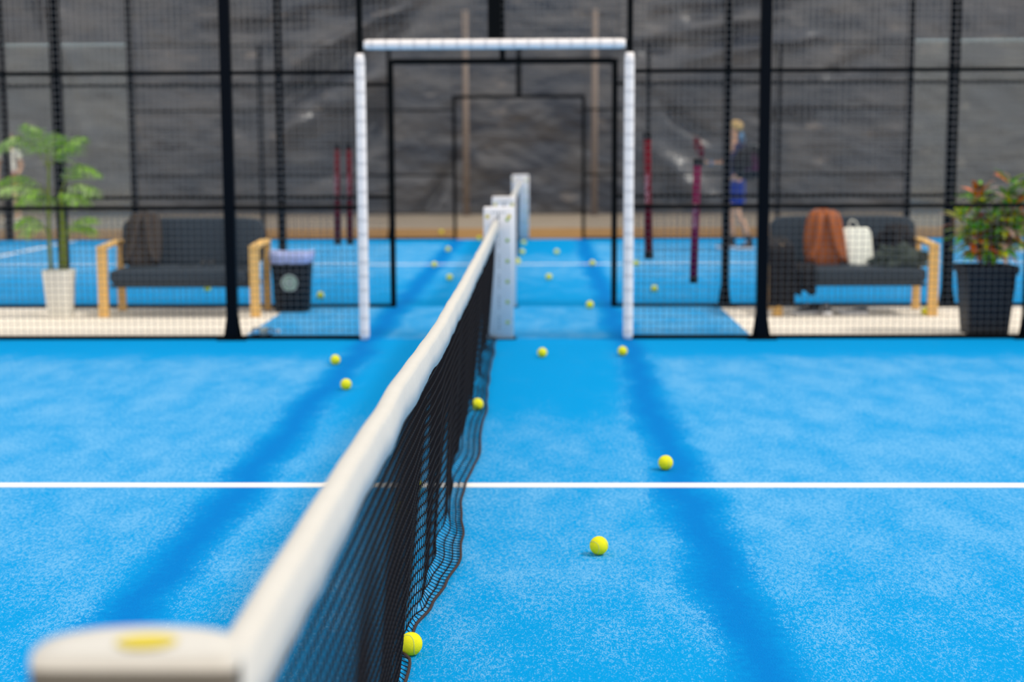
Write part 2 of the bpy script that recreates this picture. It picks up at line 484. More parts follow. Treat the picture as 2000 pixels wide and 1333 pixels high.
def fence(y, label, widths, pads, centre_w, top_posts, glass=False):
    t = empty('court_fence', (0, y, 0))
    st = M['steel']
    H = 3.0
    for x, wd in widths.items():
        for sx in (-1, 1):
            hh = 4.0 if x in top_posts else 3.0
            p = MB(); p.box((sx*x-wd/2, y-.035, 0), (sx*x+wd/2, y+.035, hh))
            po = p.build('post', M['steelblue'], t, bevel=.006)
            f = MB(); f.box((sx*x-.11, y-.07, 0), (sx*x+.11, y+.07, .012))
            for q in (-1, 1):
                a = sx*x+q*wd/2
                f.add([(a, y-.004, .012), (a+q*.032, y-.004, .012), (a, y-.004, .22), (a, y+.004, .012), (a+q*.032, y+.004, .012), (a, y+.004, .22)],
                      [(0,1,2),(5,4,3),(0,3,4,1),(1,4,5,2),(2,5,3,0)])
            f.build('foot_plate', M['steel'], po)
    # jambs and lintel of the opening
    jw = .05 if not pads else .04
    for sx in (-1, 1):
        x = sx*1.0
        box_obj('door_jamb', (x-jw/2, y-.025, 0), (x+jw/2, y+.025, 3.0 if pads else 2.22), st, t)
    box_obj('lintel', (-1.0+jw/2, y-.025, 2.175), (1.0-jw/2, y+.025, 2.225), st, t)
    box_obj('centre_post', (-centre_w/2, y-.03, 2.225), (centre_w/2, y+.03, 4.0 if pads else 3.0), st, t)
    spans = [(-6, -1-jw/2), (1+jw/2, 6)]
    for a, b in spans:
        for z in (.018, 1.0, 2.0, 3.0):
            box_obj('rail', (a, y-.012, z-.014), (b, y+.018, z+.014), st, t)
    box_obj('rail', (-1-jw/2, y-.012, 2.986), (1+jw/2, y+.018, 3.014), st, t)
    bays = [(1+jw/2, 2), (2, 4), (4, 6)]
    for a, b in bays:
        for sx in (-1, 1):
            lo, hi = (a, b) if sx > 0 else (-b, -a)
            wire_panel('mesh_panel', lo, hi, .02, H, y+.02, t)
    wire_panel('mesh_panel', -1-jw/2, 1+jw/2, 2.225, H, y+.02, t)
    for sx in (-1, 1) if glass else ():
        for k in range(2):
            a = sx*(6+2*k+.02); b = sx*(8+2*k-.02)
            lo, hi = min(a, b), max(a, b)
            g = box_obj('glass_panel', (lo, y-.006, .02), (hi, y+.006, 3.0), M['glass'], t)
            box_obj('glass_edge', (lo, y-.007, 3.0), (hi, y+.007, 3.03), M['badge'], g)
            wire_panel('mesh_panel', lo, hi, 3.03, 4.0, y, t)
            xx = sx*(8+2*k)
            po = box_obj('post', (xx-.05, y-.05, 0), (xx+.05, y+.05, 4.0), M['steelblue'], t)
    if pads:
        rp = .037
        def pad(p0, p1):
            b = MB(); b.smooth = True
            p0, p1 = Vector(p0), Vector(p1); L = (p1-p0).length; d = (p1-p0).normalized()
            n = 60
            pts = [p0+d*L*i/n for i in range(n+1)]
            rad = [rp*(1-.05*(0.5+.5*math.cos(2*PI*(L*i/n)/.105))**8) for i in range(n+1)]
            rad[0] = rp*.8; rad[-1] = rp*.8
            b.tube(pts, rad, 20)
            b.smooth = False; b.cur = 1
            # printed round marks every ten centimetres
            k = int(L/.105)
            sd = d.cross(Vector((0, -1, 0))).normalized()
            for i in range(k):
                c0 = p0+d*(.06+.105*i)
                for an in (-.85, .05, .95):
                    nr = (Vector((0, -1, 0))*math.cos(an)+sd*math.sin(an)).normalized()
                    e1 = nr.cross(d).normalized()
                    c = c0+nr*(rp*1.003)
                    ring = []; inner = []
                    for q in range(12):
                        a = 2*PI*q/12
                        for rr, lst in ((.013, ring), (.0095, inner)):
                            ua = math.sin(a)*rr/rp
                            v = c0+d*(math.cos(a)*rr)+(nr*math.cos(ua)+e1*math.sin(ua))*rp*1.012
                            lst.append(v)
                    vs = ring+inner
                    b.add(vs, [(q, (q+1) % 12, 12+(q+1) % 12, 12+q) for q in range(12)])
            return b.build('foam_pad', [M['foam'], M['foamdot']], t)
        pad((-.995, y-.03, .005), (-.995, y-.03, 2.135))
        pad((.995, y-.03, .005), (.995, y-.03, 2.135))
        pad((-.965, y-.03, 2.2), (.965, y-.03, 2.2))
    tag(t, label, 'fence')
    return t

fence(Y1, 'near black mesh court fence with white padded opening frame', {2: .08, 4: .08, 6: .08}, True, .095, (2, 4, 6))
fence(Y2, 'second black mesh court fence behind the benches, with an unpadded dark opening', {2: .062, 4: .09, 6: .09}, False, .05, (2, 4, 6))
fence(Y3, 'farthest black mesh court fence, glass panels at both ends, before the brown earth', {2: .06, 4: .06, 6: .10}, False, .075, (6,), True)

# ------------------------------------------------------------------ net posts
def net_post(x0, x1, ya, yb, label, near=False, zt=1.0):
    cx, cy = (x0+x1)/2, (ya+yb)/2
    t = empty('net_post', (cx, cy, 0))
    hw, hd = (x1-x0)/2, (yb-ya)/2
    d = MB(); d.smooth = True
    ex = 2.7 if near else 9
    prof = [(1, .0), (1, zt-.016), (.99, zt-.006), (.96, zt), (.5, zt+.001), (.01, zt+.002)] if near else [(1, 0), (1, zt-.02), (.985, zt-.006), (.96, zt), (.01, zt+.001)]
    seg = 64; vs = []
    for f_, z in prof:
        for k in range(seg):
            an = 2*PI*k/seg; ca, sa = math.cos(an), math.sin(an)
            ex_ = (2.1 if sa > 0 else 12) if near else ex
            q = (abs(ca)**ex_+abs(sa)**ex_)**(-1/ex_)
            if near:
                yy = ya+.03+(q*sa*(yb-ya-.03) if sa > 0 else q*sa*.03)
                vs.append((cx+q*ca*hw*(1-(1-f_)*.6), yy+(ya+.03-yy)*(1-f_)*.6, z)); continue
            vs.append((cx+q*ca*(hw-(1-f_)*(.10 if f_ > .9 else hw)), cy+q*sa*(hd-(1-f_)*(.10 if f_ > .9 else hd)), z))
    d.add(vs, [(i*seg+k, i*seg+(k+1) % seg, (i+1)*seg+(k+1) % seg, (i+1)*seg+k) for i in range(len(prof)-1) for k in range(seg)]+[tuple(range(seg))[::-1], tuple((len(prof)-1)*seg+k for k in range(seg))])
    if near:
        for k in range(seg): d.mi[k] = 4  # side wall coloured dark to stand in for its shaded front
    d.smooth = False
    box_obj('base_plate', (x0-.02, ya-.01, 0), (x1+.02, yb+.03, .008), M['steel'], t)
    # printed marks
    def disc(c, r, n, mi, seg=14):
        d.cur = mi+1
        c = Vector(c); n = Vector(n)
        a = n.orthogonal().normalized(); q = n.cross(a)
        vs = [c+(a*math.cos(2*PI*k/seg)+q*math.sin(2*PI*k/seg))*r for k in range(seg)]
        d.add(vs, [tuple(range(seg))])
    if not near:
        yf = ya-.0015
        for i in range(6):
            z = .13+.155*i
            disc((x1-.045, yf, z), .014, (0, -1, 0), 0)
            disc((x1-.045, yf-.001, z-.004), .007, (0, -1, 0), 2)
            d.cur = 3
            for q in range(4):
                d.box((x0+.11, yf, z-.05+q*.028), (x0+.117, yf+.0005, z-.034+q*.028))
        for q in range(5):
            d.cur = 3; d.box((x0+.06+q*.022, yf, .955), (x0+.072+q*.022, yf+.0005, .963))
        disc((x0+.03, yf, .93), .015, (0, -1, 0), 1)
        disc((x1-.03, yf, .93), .015, (0, -1, 0), 1)
        disc((cx, yf-.001, .925), .010, (0, -1, 0), 2)
    else:
        d.cur = 2
        seg = 24
        d.add([(cx+.008+math.cos(2*PI*k/seg)*.030, ya+.030+math.sin(2*PI*k/seg)*.022, zt+.004) for k in range(seg)], [tuple(range(seg))])
        d.cur = 1
        for q in range(3):
            d.box((cx-.05+q*.035, ya-.0025, zt-.10), (cx-.028+q*.035, ya-.002, zt-.06))
    d.build('post_padding', [M['cloth'] if near else M['foam'], M['green'], M['yellow'], M['ink'], M['padding_shade']], t)
    tag(t, label, 'net post')
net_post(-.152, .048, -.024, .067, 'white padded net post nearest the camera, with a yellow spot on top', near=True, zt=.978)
net_post(-.09, .133, Y1-.02, Y1+.08, 'white net post in the padded opening, at the far end of the near net')
net_post(-.10, .115, Y2-.04, Y2+.06, 'pale grey net post in the second opening, just behind the near court post')
net_post(-.11, .150, Y3-.05, Y3+.05, 'white net post in the farthest opening, at the end of the second net')

# ------------------------------------------------------------------ nets
def interp(tab, y):
    if y <= tab[0][0]: return tab[0][1]
    for (a, va), (b, vb) in zip(tab, tab[1:]):
        if y <= b:
            t = (y-a)/(b-a); t = t*t*(3-2*t)
            return va+(vb-va)*t
    return tab[-1][1]
HEM = [(0, -.03), (2.3, -.042), (2.68, -.028), (3.05, -.040), (3.25, -.012), (3.5, .022), (3.85, .058), (4.1, .050), (4.4, .025), (4.7, .008), (4.95, .018), (5.3, .032), (5.7, .046), (6.3, .036), (7.0, .036), (8.0, .012), (9.1, .008), (10, .0)]
FOLD = [(0, -.03), (2.3, -.05), (3.0, -.055), (3.5, -.045), (4.1, -.03), (4.7, -.045), (5.0, -.045), (5.7, -.064), (6.1, -.045), (7.0, -.06), (8.0, -.062), (10, -.07)]
TOPZ = [(0, .915), (1.0, .912), (2, .905), (3.7, .872), (5, .868), (7, .875), (9.4, .893), (10, .90)]

def net(y0, y1, label, hem, fold, step, seed, tw, simple=False):
    L = y1-y0
    t = empty('padel_net', (0, (y0+y1)/2, 0))
    ny = round(L/step); nk = 24
    ys = [y0+L*i/ny for i in range(ny+1)]
    grid = []
    for i, y in enumerate(ys):
        q = (y-y0)*10/L
        zt = interp(TOPZ, q)-.06
        xg, xh = interp(fold, q), interp(hem, q)
        sk = max(0.0, xh-xg)
        tot = zt-.012+sk
        row = []
        for k in range(nk+1):
            s = tot*k/nk
            hang = zt-.012
            f = min(1, s/hang)
            if sk < .03 or s < hang-.03:
                z = max(.012, zt-s)
                x = .0+(xg)*f**1.5
            else:
                e = (s-(hang-.03))/(sk+.03)
                z = .012+.03*(1-e)**2
                x = xg+(xh-xg)*e
            if sk < .03 and f >= 1: x = xg+(xh-xg)*((s-hang)/max(1e-6, sk) if sk else 0)
            if not simple and z < .16:
                x -= .052*math.exp(-((y-2.835)/.055)**2)*(1-z/.16)
            am = (f**1.3)*(1-.6*max(0, (s-hang+.05)/(sk+.05) if s > hang-.05 else 0))
            rp = (.007*math.sin(2*PI*y/.61+1.3*math.sin(y*1.7)+f*1.2) + .010*math.sin(2*PI*y/1.13+.8+f*.8)
                  + .007*noise.noise(Vector((y*2.6, f*2.2, seed))))
            rp *= (.15+.85*min(1, max(0, (q-1.2)/2.0)))*(1.0 if not simple else .4)
            row.append(Vector((x+rp*am, y+.006*noise.noise(Vector((y*6, f*5, seed+3)))*f, z)))
        grid.append(row)
    b = MB(); b.smooth = True
    r1 = tw
    for i in range(0, ny+1):
        pts = []; rad = []
        for k in range(nk+1):
            pts.append(grid[i][k]); rad.append(r1*1.1)
            if k < nk:
                pts.append((grid[i][k]+grid[i][k+1])/2); rad.append(r1*.78)
        b.tube(pts, rad, 5, ref=(0, 1, .01))
    for k in range(1, nk):
        pts = []; rad = []
        for i in range(ny+1):
            pts.append(grid[i][k]); rad.append(r1*1.6)
            if i < ny:
                pts.append((grid[i][k]+grid[i+1][k])/2); rad.append(r1*1.15)
        b.tube(pts, rad, 5, ref=(.01, 0, 1))
    b.build('net_mesh', M['net'], t)
    h = MB(); h.smooth = True
    h.tube([grid[i][nk]+Vector((0, 0, .001)) for i in range(ny+1)], .005, 6, ref=(.01, 0, 1))
    h.build('hem_cord', M['hem'], t)
    # tape: folded canvas over the cable
    tp = MB(); tp.smooth = True
    nt_ = 200; prof_n = 12; vs = []
    for i in range(nt_+1):
        y = y0+L*i/nt_; q = (y-y0)*10/L
        zt = interp(TOPZ, q)
        wv = .0035*noise.noise(Vector((y*3.1, 0, seed)))
        dr = .084+.008*noise.noise(Vector((y*1.9, 5, seed)))+.004*noise.noise(Vector((y*9, 5, seed)))
        dl = .070+.006*noise.noise(Vector((y*2.3, 9, seed)))
        x = wv
        hwid = .020
        pr = [(-hwid-.004, zt-dl), (-hwid-.002, zt-dl*.5), (-hwid, zt-.014), (-hwid*.8, zt-.004), (0, zt), (hwid*.8, zt-.003), (hwid, zt-.013),
              (hwid+.003+wv, zt-dr*.5), (hwid+.004+.5*wv, zt-dr), (hwid+.001, zt-dr), (hwid-.004, zt-.02), (-hwid+.004, zt-.02), (-hwid-.001, zt-dl)]
        for a, c in pr: vs.append((x+a, y, c))
    m_ = 13
    fs = [(i*m_+k, (i+1)*m_+k, (i+1)*m_+(k+1) % m_, i*m_+(k+1) % m_) for i in range(nt_) for k in range(m_)]
    fs += [tuple(range(m_)), tuple(nt_*m_+k for k in range(m_))[::-1]]
    tp.add(vs, fs)
    tp.build('top_tape', M['cloth'], t)
    for ya_, yb_, za_, zb_ in ((y0-.01, y0+.15, .925, interp(TOPZ, .15)-.01), (y1-.15, y1+.01, interp(TOPZ, 9.85)-.01, .925)):
        c = MB(); c.smooth = True; c.tube([(0, ya_, za_), (0, yb_, zb_)], .004, 8); c.build('net_cable', M['cable'], t)
    tag(t, label, 'net')
net(.005, Y1-.022, 'black near-court padel net with white top tape running away from the camera', HEM, FOLD, .036, 1.0, .0019)
net(Y2+.07, Y3-.06, 'far black padel net with white tape on the second court', [(0, .0), (3, .02), (7, .03), (10, .0)], [(0, -.01), (10, -.01)], .045, 5.0, .0015, True)

# ------------------------------------------------------------------ balls
def ball_proto():
    b = MB(); b.smooth = True
    b.sell((0, 0, 0), (.0335, .0335, .0335), (1, 1), 32, 20)
    o = b.build('tennis_ball', M['felt'])
    s = MB(); s.smooth = True
    pts = []
    A, B = .75, .25
    for i in range(81):
        a = 2*PI*i/80
        v = Vector((A*math.cos(a)+B*math.cos(3*a), A*math.sin(a)-B*math.sin(3*a), 2*math.sqrt(A*B)*math.sin(2*a)))
        pts.append(v.normalized()*.0335)
    s.tube(pts, .0010, 5, cap=False)
    sm = s.build('seam', M['seam'], o)
    return o
BALLS = [
 (.547, 3.900, 'ball lying alone on the blue turf, nearest one right of the near net', 0),
 (.902, 5.335, 'ball just beyond the white line, right of the near net', 0),
 (-1.042, 8.669, 'ball left of the near net tape, farther of the two there', 1),
 (-.835, 7.611, 'ball left of the near net tape, closer of the two there', 1),
 (.348, 9.010, 'ball in front of the opening, next to the white net post', 0),
 (.907, 9.084, 'ball in front of the right foot of the white opening frame', 0),
 (-.013, 6.897, 'ball caught in the loose skirt of the near net', 2),
 (-.036, 2.812, 'ball half behind the bottom of the near net, closest to the camera', 2),
 (-.208, 4.463, 'ball seen through the near net, just before the white line', 2),
 (-.197, 4.875, 'ball behind the near net touching the white line', 2),
 (.777, 12.158, 'ball on the blue mat at the threshold of the second court', 0),
 (.425, 15.101, 'ball before the white line of the second court, right of its net', 3),
 (.964, 17.037, 'ball near the white line of the second court, beneath the right fence opening', 3),
 (.549, 19.016, 'ball beyond the second court line, out alone right of the net', 3),
 (-.656, 15.066, 'ball left of the second net, nearest to the walkway', 3),
 (-.948, 16.859, 'ball left of the second net, right by the white line', 3),
 (-.946, 19.580, 'ball left of the second net, past the white line', 3),
 (-1.316, 23.845, 'ball on the brown earth behind the farthest fence', 4),
 (-.614, 22.05, 'ball at the back edge of the second court, left of the white post', 4),
 (.087, 19.033, 'middle ball of the row against the second net', 5),
 (.086, 20.980, 'farthest ball of the row against the second net', 5),
 (.050, 17.397, 'nearest ball of the row against the second net, by the white line', 5),
 (1.470, 13.709, 'ball on the second court seen between the two hanging ball tubes', 3),
 (1.497, 17.020, 'ball near the far white line, just right of the white opening frame', 3),
 (1.420, 17.519, 'ball peeking past the right white frame pad, left of its neighbour', 3),
 (-1.781, 13.102, 'ball on the second court just right of the black bin', 3),
 (-3.041, 13.869, 'ball seen under the left bench seat', 3),
 (3.636, 11.62, 'ball on the concrete beside the right bench front leg', 6),
]
proto = ball_proto()
rnd = random.Random(11)
for i, (x, y, lab, g) in enumerate(BALLS):
    o = proto if i == 0 else copy_tree(proto)
    zz = .0335 + (.003 if Y1 < y < Y2 else 0) + (-.002 if y > Y3 else 0)
    if abs(x) > 2 and Y1 < y < Y2: zz = .0325
    o.location = (x, y, zz)
    o.rotation_euler = (rnd.uniform(0, 6), rnd.uniform(0, 6), rnd.uniform(0, 6))
    if i == 0: o.rotation_euler = (R(60), R(25), R(10))
    tag(o, 'yellow tennis '+lab, 'tennis ball', 'tennis balls scattered over the courts')

# ------------------------------------------------------------------ ball collector tubes
def ball_tube(x0, z0, x1, z1, y, m, label, letters, hook_to=None):
    t = empty('ball_tube', (x1, y, z1))
    b = MB(); b.smooth = True
    d = Vector((x0-x1, 0, z0-z1)); L = d.length; d.normalize()
    lo, hi = Vector((x1, y, z1)), Vector((x0, y, z0))
    b.tube([lo+d*.04, hi-d*.04], .029, 20); q = b; q.smooth = False; q.cur = 1
    for a, c in ((lo, lo+d*.055), (hi-d*.055, hi)):
        e = MB(); e.smooth = True; e.tube([a, a+(c-a)*.1, c-(c-a)*.1, c], [.027, .0325, .0325, .027], 20); e.build('end_cap', M['cap'], t)
    for zf in (.25, .75):
        h = MB(); h.smooth = True
        c = lo+d*L*zf
        h.tube([c+Vector((.0, -.03, 0)), c+Vector((0, -.05, .0))], .006, 8)
        h.build('mounting_clip', M['cap'], t)
    # lettering runs up the front of the tube, a strip of rounded letters
    base = lo+d*(L*.46)
    for k in range(letters):
        c = base+d*(.032*k)
        sx = -.012
        kind = k % 4
        def seg(a, b_):
            q.ribbon([c+Vector((sx+a[0]*.010, -.0297, a[1]*.010)), c+Vector((sx+b_[0]*.010, -.0297, b_[1]*.010))], .004, .002, (0, 0, 1) if abs(a[0]-b_[0]) > abs(a[1]-b_[1]) else (1, 0, 0))
        seg((-1, -1), (1, -1)); seg((-1, 1), (1, 1)) if kind != 2 else None
        seg((-1, -1), (-1, 1)) if kind != 1 else None; seg((1, -1), (1, 1)) if kind != 3 else None
    q.build('tube_body', [m, M['lettering']], t)
    tag(t, label, 'ball tube', 'ball collector tubes hung on the fences')
ball_tube(-1.495, 1.482, -1.512, .572, Y2+.075, M['tube_red'], 'dark red ball tube on the second fence, left one of the pair', 7)
ball_tube(-1.392, 1.482, -1.398, .572, Y2+.075, M['tube_red'], 'dark red ball tube on the second fence, right one of the pair', 7)
ball_tube(1.135, 1.552, 1.158, .602, Y1+.075, M['tube_red'], 'red ball tube hanging on the near fence just right of the white frame', 7)
ball_tube(1.515, 1.355, 1.495, .420, Y1+.075, M['tube_pink'], 'magenta ball tube hanging lower on the near fence, toward the right bench', 6)

# ------------------------------------------------------------------ benches
def bench(x0, x1, yf, yb, label):
    t = empty('garden_bench', ((x0+x1)/2, (yf+yb)/2, 0))
    ow = M['oak']
    bw = .085
    for sx, x in ((-1, x0), (1, x1)):
        xa, xb = (x-bw/2, x+bw/2)
        box_obj('front_leg', (xa, yf-.02, 0), (xb, yf+.02, .585), ow, t, bevel=.004)
        # armrest: board sloping back and slightly up
        m_ = MB()
        m_.ribbon([(x, yf-.025, .60), (x, yf+.1, .605), (x, yb+.06, .625)], bw, .03, (1, 0, 0))
        m_.build('armrest', ow, t, bevel=.004)
        m_ = MB(); m_.ribbon([(x, yb+.04, 0), (x, yb+.03, .3), (x, yb+.06, .61)], [.07, .07, .07], .035, (1, 0, 0))
        m_.build('rear_leg', ow, t, bevel=.004)
    box_obj('seat_frame', (x0+bw/2, yf+.06, .25), (x1-bw/2, yb, .275), M['cushion'], t)
    c = MB(); c.smooth = True
    cx, cy = (x0+x1)/2, (yf+yb)/2
    def puff(p):
        n_ = noise.noise(Vector((p.x*3, p.y*2, 1)))*.06
        return Vector((p.x, p.y, p.z*(1+.12*(1-p.x**2))+n_ if p.z > 0 else p.z))
    c.sell((cx, cy, .345), ((x1-x0)/2-bw/2-.003, (yb-yf)/2+.03, .07), (.35, .18), 64, 16, puff)
    c.build('seat_cushion', M['cushion'], t)
    c = MB(); c.smooth = True
    c.sell((0, 0, 0), ((x1-x0)/2-.02, .06, .215), (.3, .2), 48, 18)
    vs = []
    for v in c.v:
        z = v[2]; vs.append((v[0]+cx, v[1]+yb+.055+z*.22, z+.615))
    c.v = vs
    c.build('back_cushion', M['cushion'], t)
    tag(t, label, 'bench', 'slate cushioned wooden benches between the courts')
    return t
bench(-3.425, -2.115, 11.54, 12.08, 'oak bench with slate cushions left of the opening, beside the black bin')
bench(2.36, 3.675, 11.54, 12.08, 'oak bench with slate cushions on the right, covered with bags and jackets')
SEAT = .417

# ------------------------------------------------------------------ backpacks
def backpack(cx, cy, z, wd, ht, dp, m, ms, name, label, lean=.2, taper=.2):
    t = empty(name, (cx, cy, z))
    def sh(p):   # p in box coords; lean back with height, narrower top
        return Vector((cx+p[0]*(1-taper*max(0, p[2]/ht)**2), cy+p[1]+p[2]*lean, z+p[2]))
    def addsell(name_, c, r, e, m_):
        b = MB(); b.smooth = True; b.sell(c, r, e, 36, 20, lambda p: p + p*.05*noise.noise(p*2.5+Vector((cx, 0, 0))))
        b.v = [tuple(sh(v)) for v in b.v]
        zmin = min(v[2] for v in b.v)
        b.v = [(v[0], v[1], max(z, v[2])) for v in b.v]
        return b.build(name_, m_, t)
    addsell('body', (0, 0, ht/2), (wd/2, dp/2, ht/2), (.45, .45), m)
    addsell('pocket', (0, dp*.45, ht*.33), (wd*.38, dp*.22, ht*.26), (.5, .4), m)
    for sx in (-1, 1):
        b = MB(); b.smooth = True
        P = catmull([(sx*wd*.10, -dp*.20, ht*.97), (sx*wd*.15, -dp*.58, ht*.85), (sx*wd*.20, -dp*.66, ht*.6), (sx*wd*.26, -dp*.66, ht*.35), (sx*wd*.38, -dp*.60, ht*.14), (sx*wd*.42, -dp*.3, ht*.06)], 6)
        P = [sh(p) for p in P]
        b.ribbon(P, wd*.17, .016, (1, 0, 0)); b.build('shoulder_strap', ms, t)
    b = MB(); b.smooth = True
    b.tube([sh(p) for p in bez((-wd*.1, 0, ht*.97), (0, -.01, ht*1.12), (wd*.1, 0, ht*.97), 8)], .009, 8); b.build('handle', ms, t)
    tag(t, label, 'backpack')
backpack(-3.155, 11.83, SEAT-.005, .33, .47, .15, M['bag_dark'], M['bag_dark'], 'backpack', 'dark brown canvas backpack standing on the left bench', .28)
backpack(2.80, 11.78, SEAT-.005, .36, .48, .16, M['leather'], M['leather'], 'backpack', 'tan leather backpack standing on the right bench', .25)

def tote(cx, cy, z, wd, ht, dp, label):
    t = empty('tote_bag', (cx, cy, z))
    b = MB(); b.smooth = True
    def sh(p): return (cx+p[0]*(1.0-.12*(1-p[2]/ht))+.03*(1-p[2]/ht), cy+p[1]+p[2]*.35, z+p[2])
    b.sell((0, 0, ht/2), (wd/2, dp/2, ht/2), (.25, .5), 40, 20, lambda p: p*(1+.05*noise.noise(p*2)))
    b.v = [sh(v) for v in b.v]; b.v = [(v[0], v[1], max(z, v[2])) for v in b.v]
    b.build('bag_body', M['tote'], t)
    for dy in (-dp*.3, dp*.3):
        b = MB(); b.smooth = True
        b.ribbon([Vector(sh(p)) for p in catmull([(-wd*.22, dy, ht*.93), (-wd*.19, dy, ht*1.12), (-wd*.06, dy, ht*1.22), (wd*.06, dy, ht*1.12), (wd*.08, dy, ht*.93)], 5)], .014, .004, (0, 1, 0))
        b.build('handle', M['tote'], t)
    tag(t, label, 'tote bag')
tote(3.075, 11.76, SEAT-.004, .26, .32, .09, 'cream canvas tote bag on the right bench beside the leather backpack')

# heaps of clothing
def heap(name, c, r, m, label, cat, seed, amp=.35, fr=2.0, floor=None, n=(64, 36)):
    b = MB(); b.smooth = True
    def fn(p):
        a = noise.fractal(p*fr+Vector((seed, 0, 0)), .9, 2.0, 4)
        c_ = abs(noise.noise(p*fr*1.7+Vector((0, seed, 0))))
        return p*(1+amp*a-.25*c_)
    b.sell(c, r, (.9, .9), n[0], n[1], fn)
    if floor is not None: b.v = [(v[0], v[1], max(floor, v[2])) for v in b.v]
    o = b.build(name, m, loc=(c[0], c[1], floor if floor is not None else c[2]))
    if label: tag(o, label, cat)
    return o
heap('jacket', (3.40, 11.87, SEAT+.13), (.19, .12, .20), M['jacket'], 'crumpled black jacket heaped on the right bench next to the tote bag', 'jacket', 3.1, .4, 1.8, SEAT-.004)
heap('sweater', (3.42, 11.66, SEAT+.05), (.22, .10, .12), M['jacket_green'], 'grey-green sweater spilled over the right bench before the black jacket', 'sweater', 8.3, .5, 2.0, SEAT-.002)

def draped(name, path, x0, x1, m, label, cat, seed, flare=.0, hemn=.05, loc=(0, 0, 0)):
    """cloth draped over something: path is (y,z) from back to front, with vertical folds"""
    pts = catmull([(0, y, z) for y, z in path], 7)
    n = len(pts); k = 44; b = MB(); b.smooth = True; vs = []
    for i, p in enumerate(pts):
        s_ = i/(n-1)
        for j in range(k+1):
            u = j/k
            wd = (x1-x0)*(1+flare*abs(s_-.35))
            x = (x0+x1)/2+(u-.5)*wd+.012*noise.noise(Vector((u*3, s_*4, seed)))
            f = .024*math.sin(u*2*PI*2.3+seed+1.5*s_)+.016*noise.noise(Vector((u*6, s_*3, seed)))
            edge = hemn*noise.noise(Vector((u*3.1, seed, 2)))*(max(0, s_-.6)/.4)**2
            vs.append((x, p.y-abs(f)*(.25+min(1, abs(s_-.35)*2)), p.z+edge+f*.25*(1 if s_ < .5 else .2)))
    fs = [(i*(k+1)+j, i*(k+1)+j+1, (i+1)*(k+1)+j+1, (i+1)*(k+1)+j) for i in range(n-1) for j in range(k)]
    b.add(vs, fs)
    o = b.build(name, m, loc=loc)
    sl = o.modifiers.new('thick', 'SOLIDIFY'); sl.thickness = .012; sl.offset = 1
    tag(o, label, cat)
    return o
draped('coat', [(12.0, .655), (11.85, .65), (11.62, .635), (11.50, .60), (11.465, .45), (11.46, .25), (11.465, .09)], 2.275, 2.475, M['jacket'],
       'long black coat draped over the left arm of the right bench, hanging to the ground', 'coat', 2.0, .15, .03, (2.37, 11.6, .1))
draped('hooded_top', [(11.95, .445), (11.75, .45), (11.55, .445), (11.485, .40), (11.475, .28), (11.475, .20)], 2.49, 2.665, M['bag_black'],
       'black top hanging over the seat edge beside the long coat', 'top', 5.0, .1, .10, (2.57, 11.6, .3))

# sunglasses and phone on the left bench
t = empty('sunglasses', (-2.56, 11.73, SEAT+.004))
for sx in (-1, 1):
    b = MB(); b.smooth = True
    b.sell((-2.56+sx*.034, 11.72, SEAT+.030), (.028, .008, .023), (.9, .8), 20, 12); b.build('lens', M['shiny'], t)
    b = MB(); b.smooth = True
    b.tube(catmull([(-2.56+sx*.065, 11.722, SEAT+.045), (-2.56+sx*.07, 11.78, SEAT+.035), (-2.56+sx*.066, 11.85, SEAT+.014)], 5), .0035, 6); b.build('temple', M['shiny'], t)
b = MB(); b.smooth = True
b.tube(catmull([(-2.625, 11.722, SEAT+.045), (-2.594, 11.715, SEAT+.055), (-2.56, 11.714, SEAT+.040), (-2.526, 11.715, SEAT+.055), (-2.495, 11.722, SEAT+.045)], 5), .004, 6)
b.build('frame', M['shiny'], t)
tag(t, 'pair of dark glossy sunglasses lying on the left bench seat', 'sunglasses')
b = MB(); b.box((-2.81, 11.70, SEAT+.008), (-2.67, 11.77, SEAT+.018))
o = b.build('phone', M['shiny'], loc=(-2.74, 11.735, SEAT+.008), bevel=.004)
tag(o, 'flat black phone on the left bench between backpack and sunglasses', 'phone')

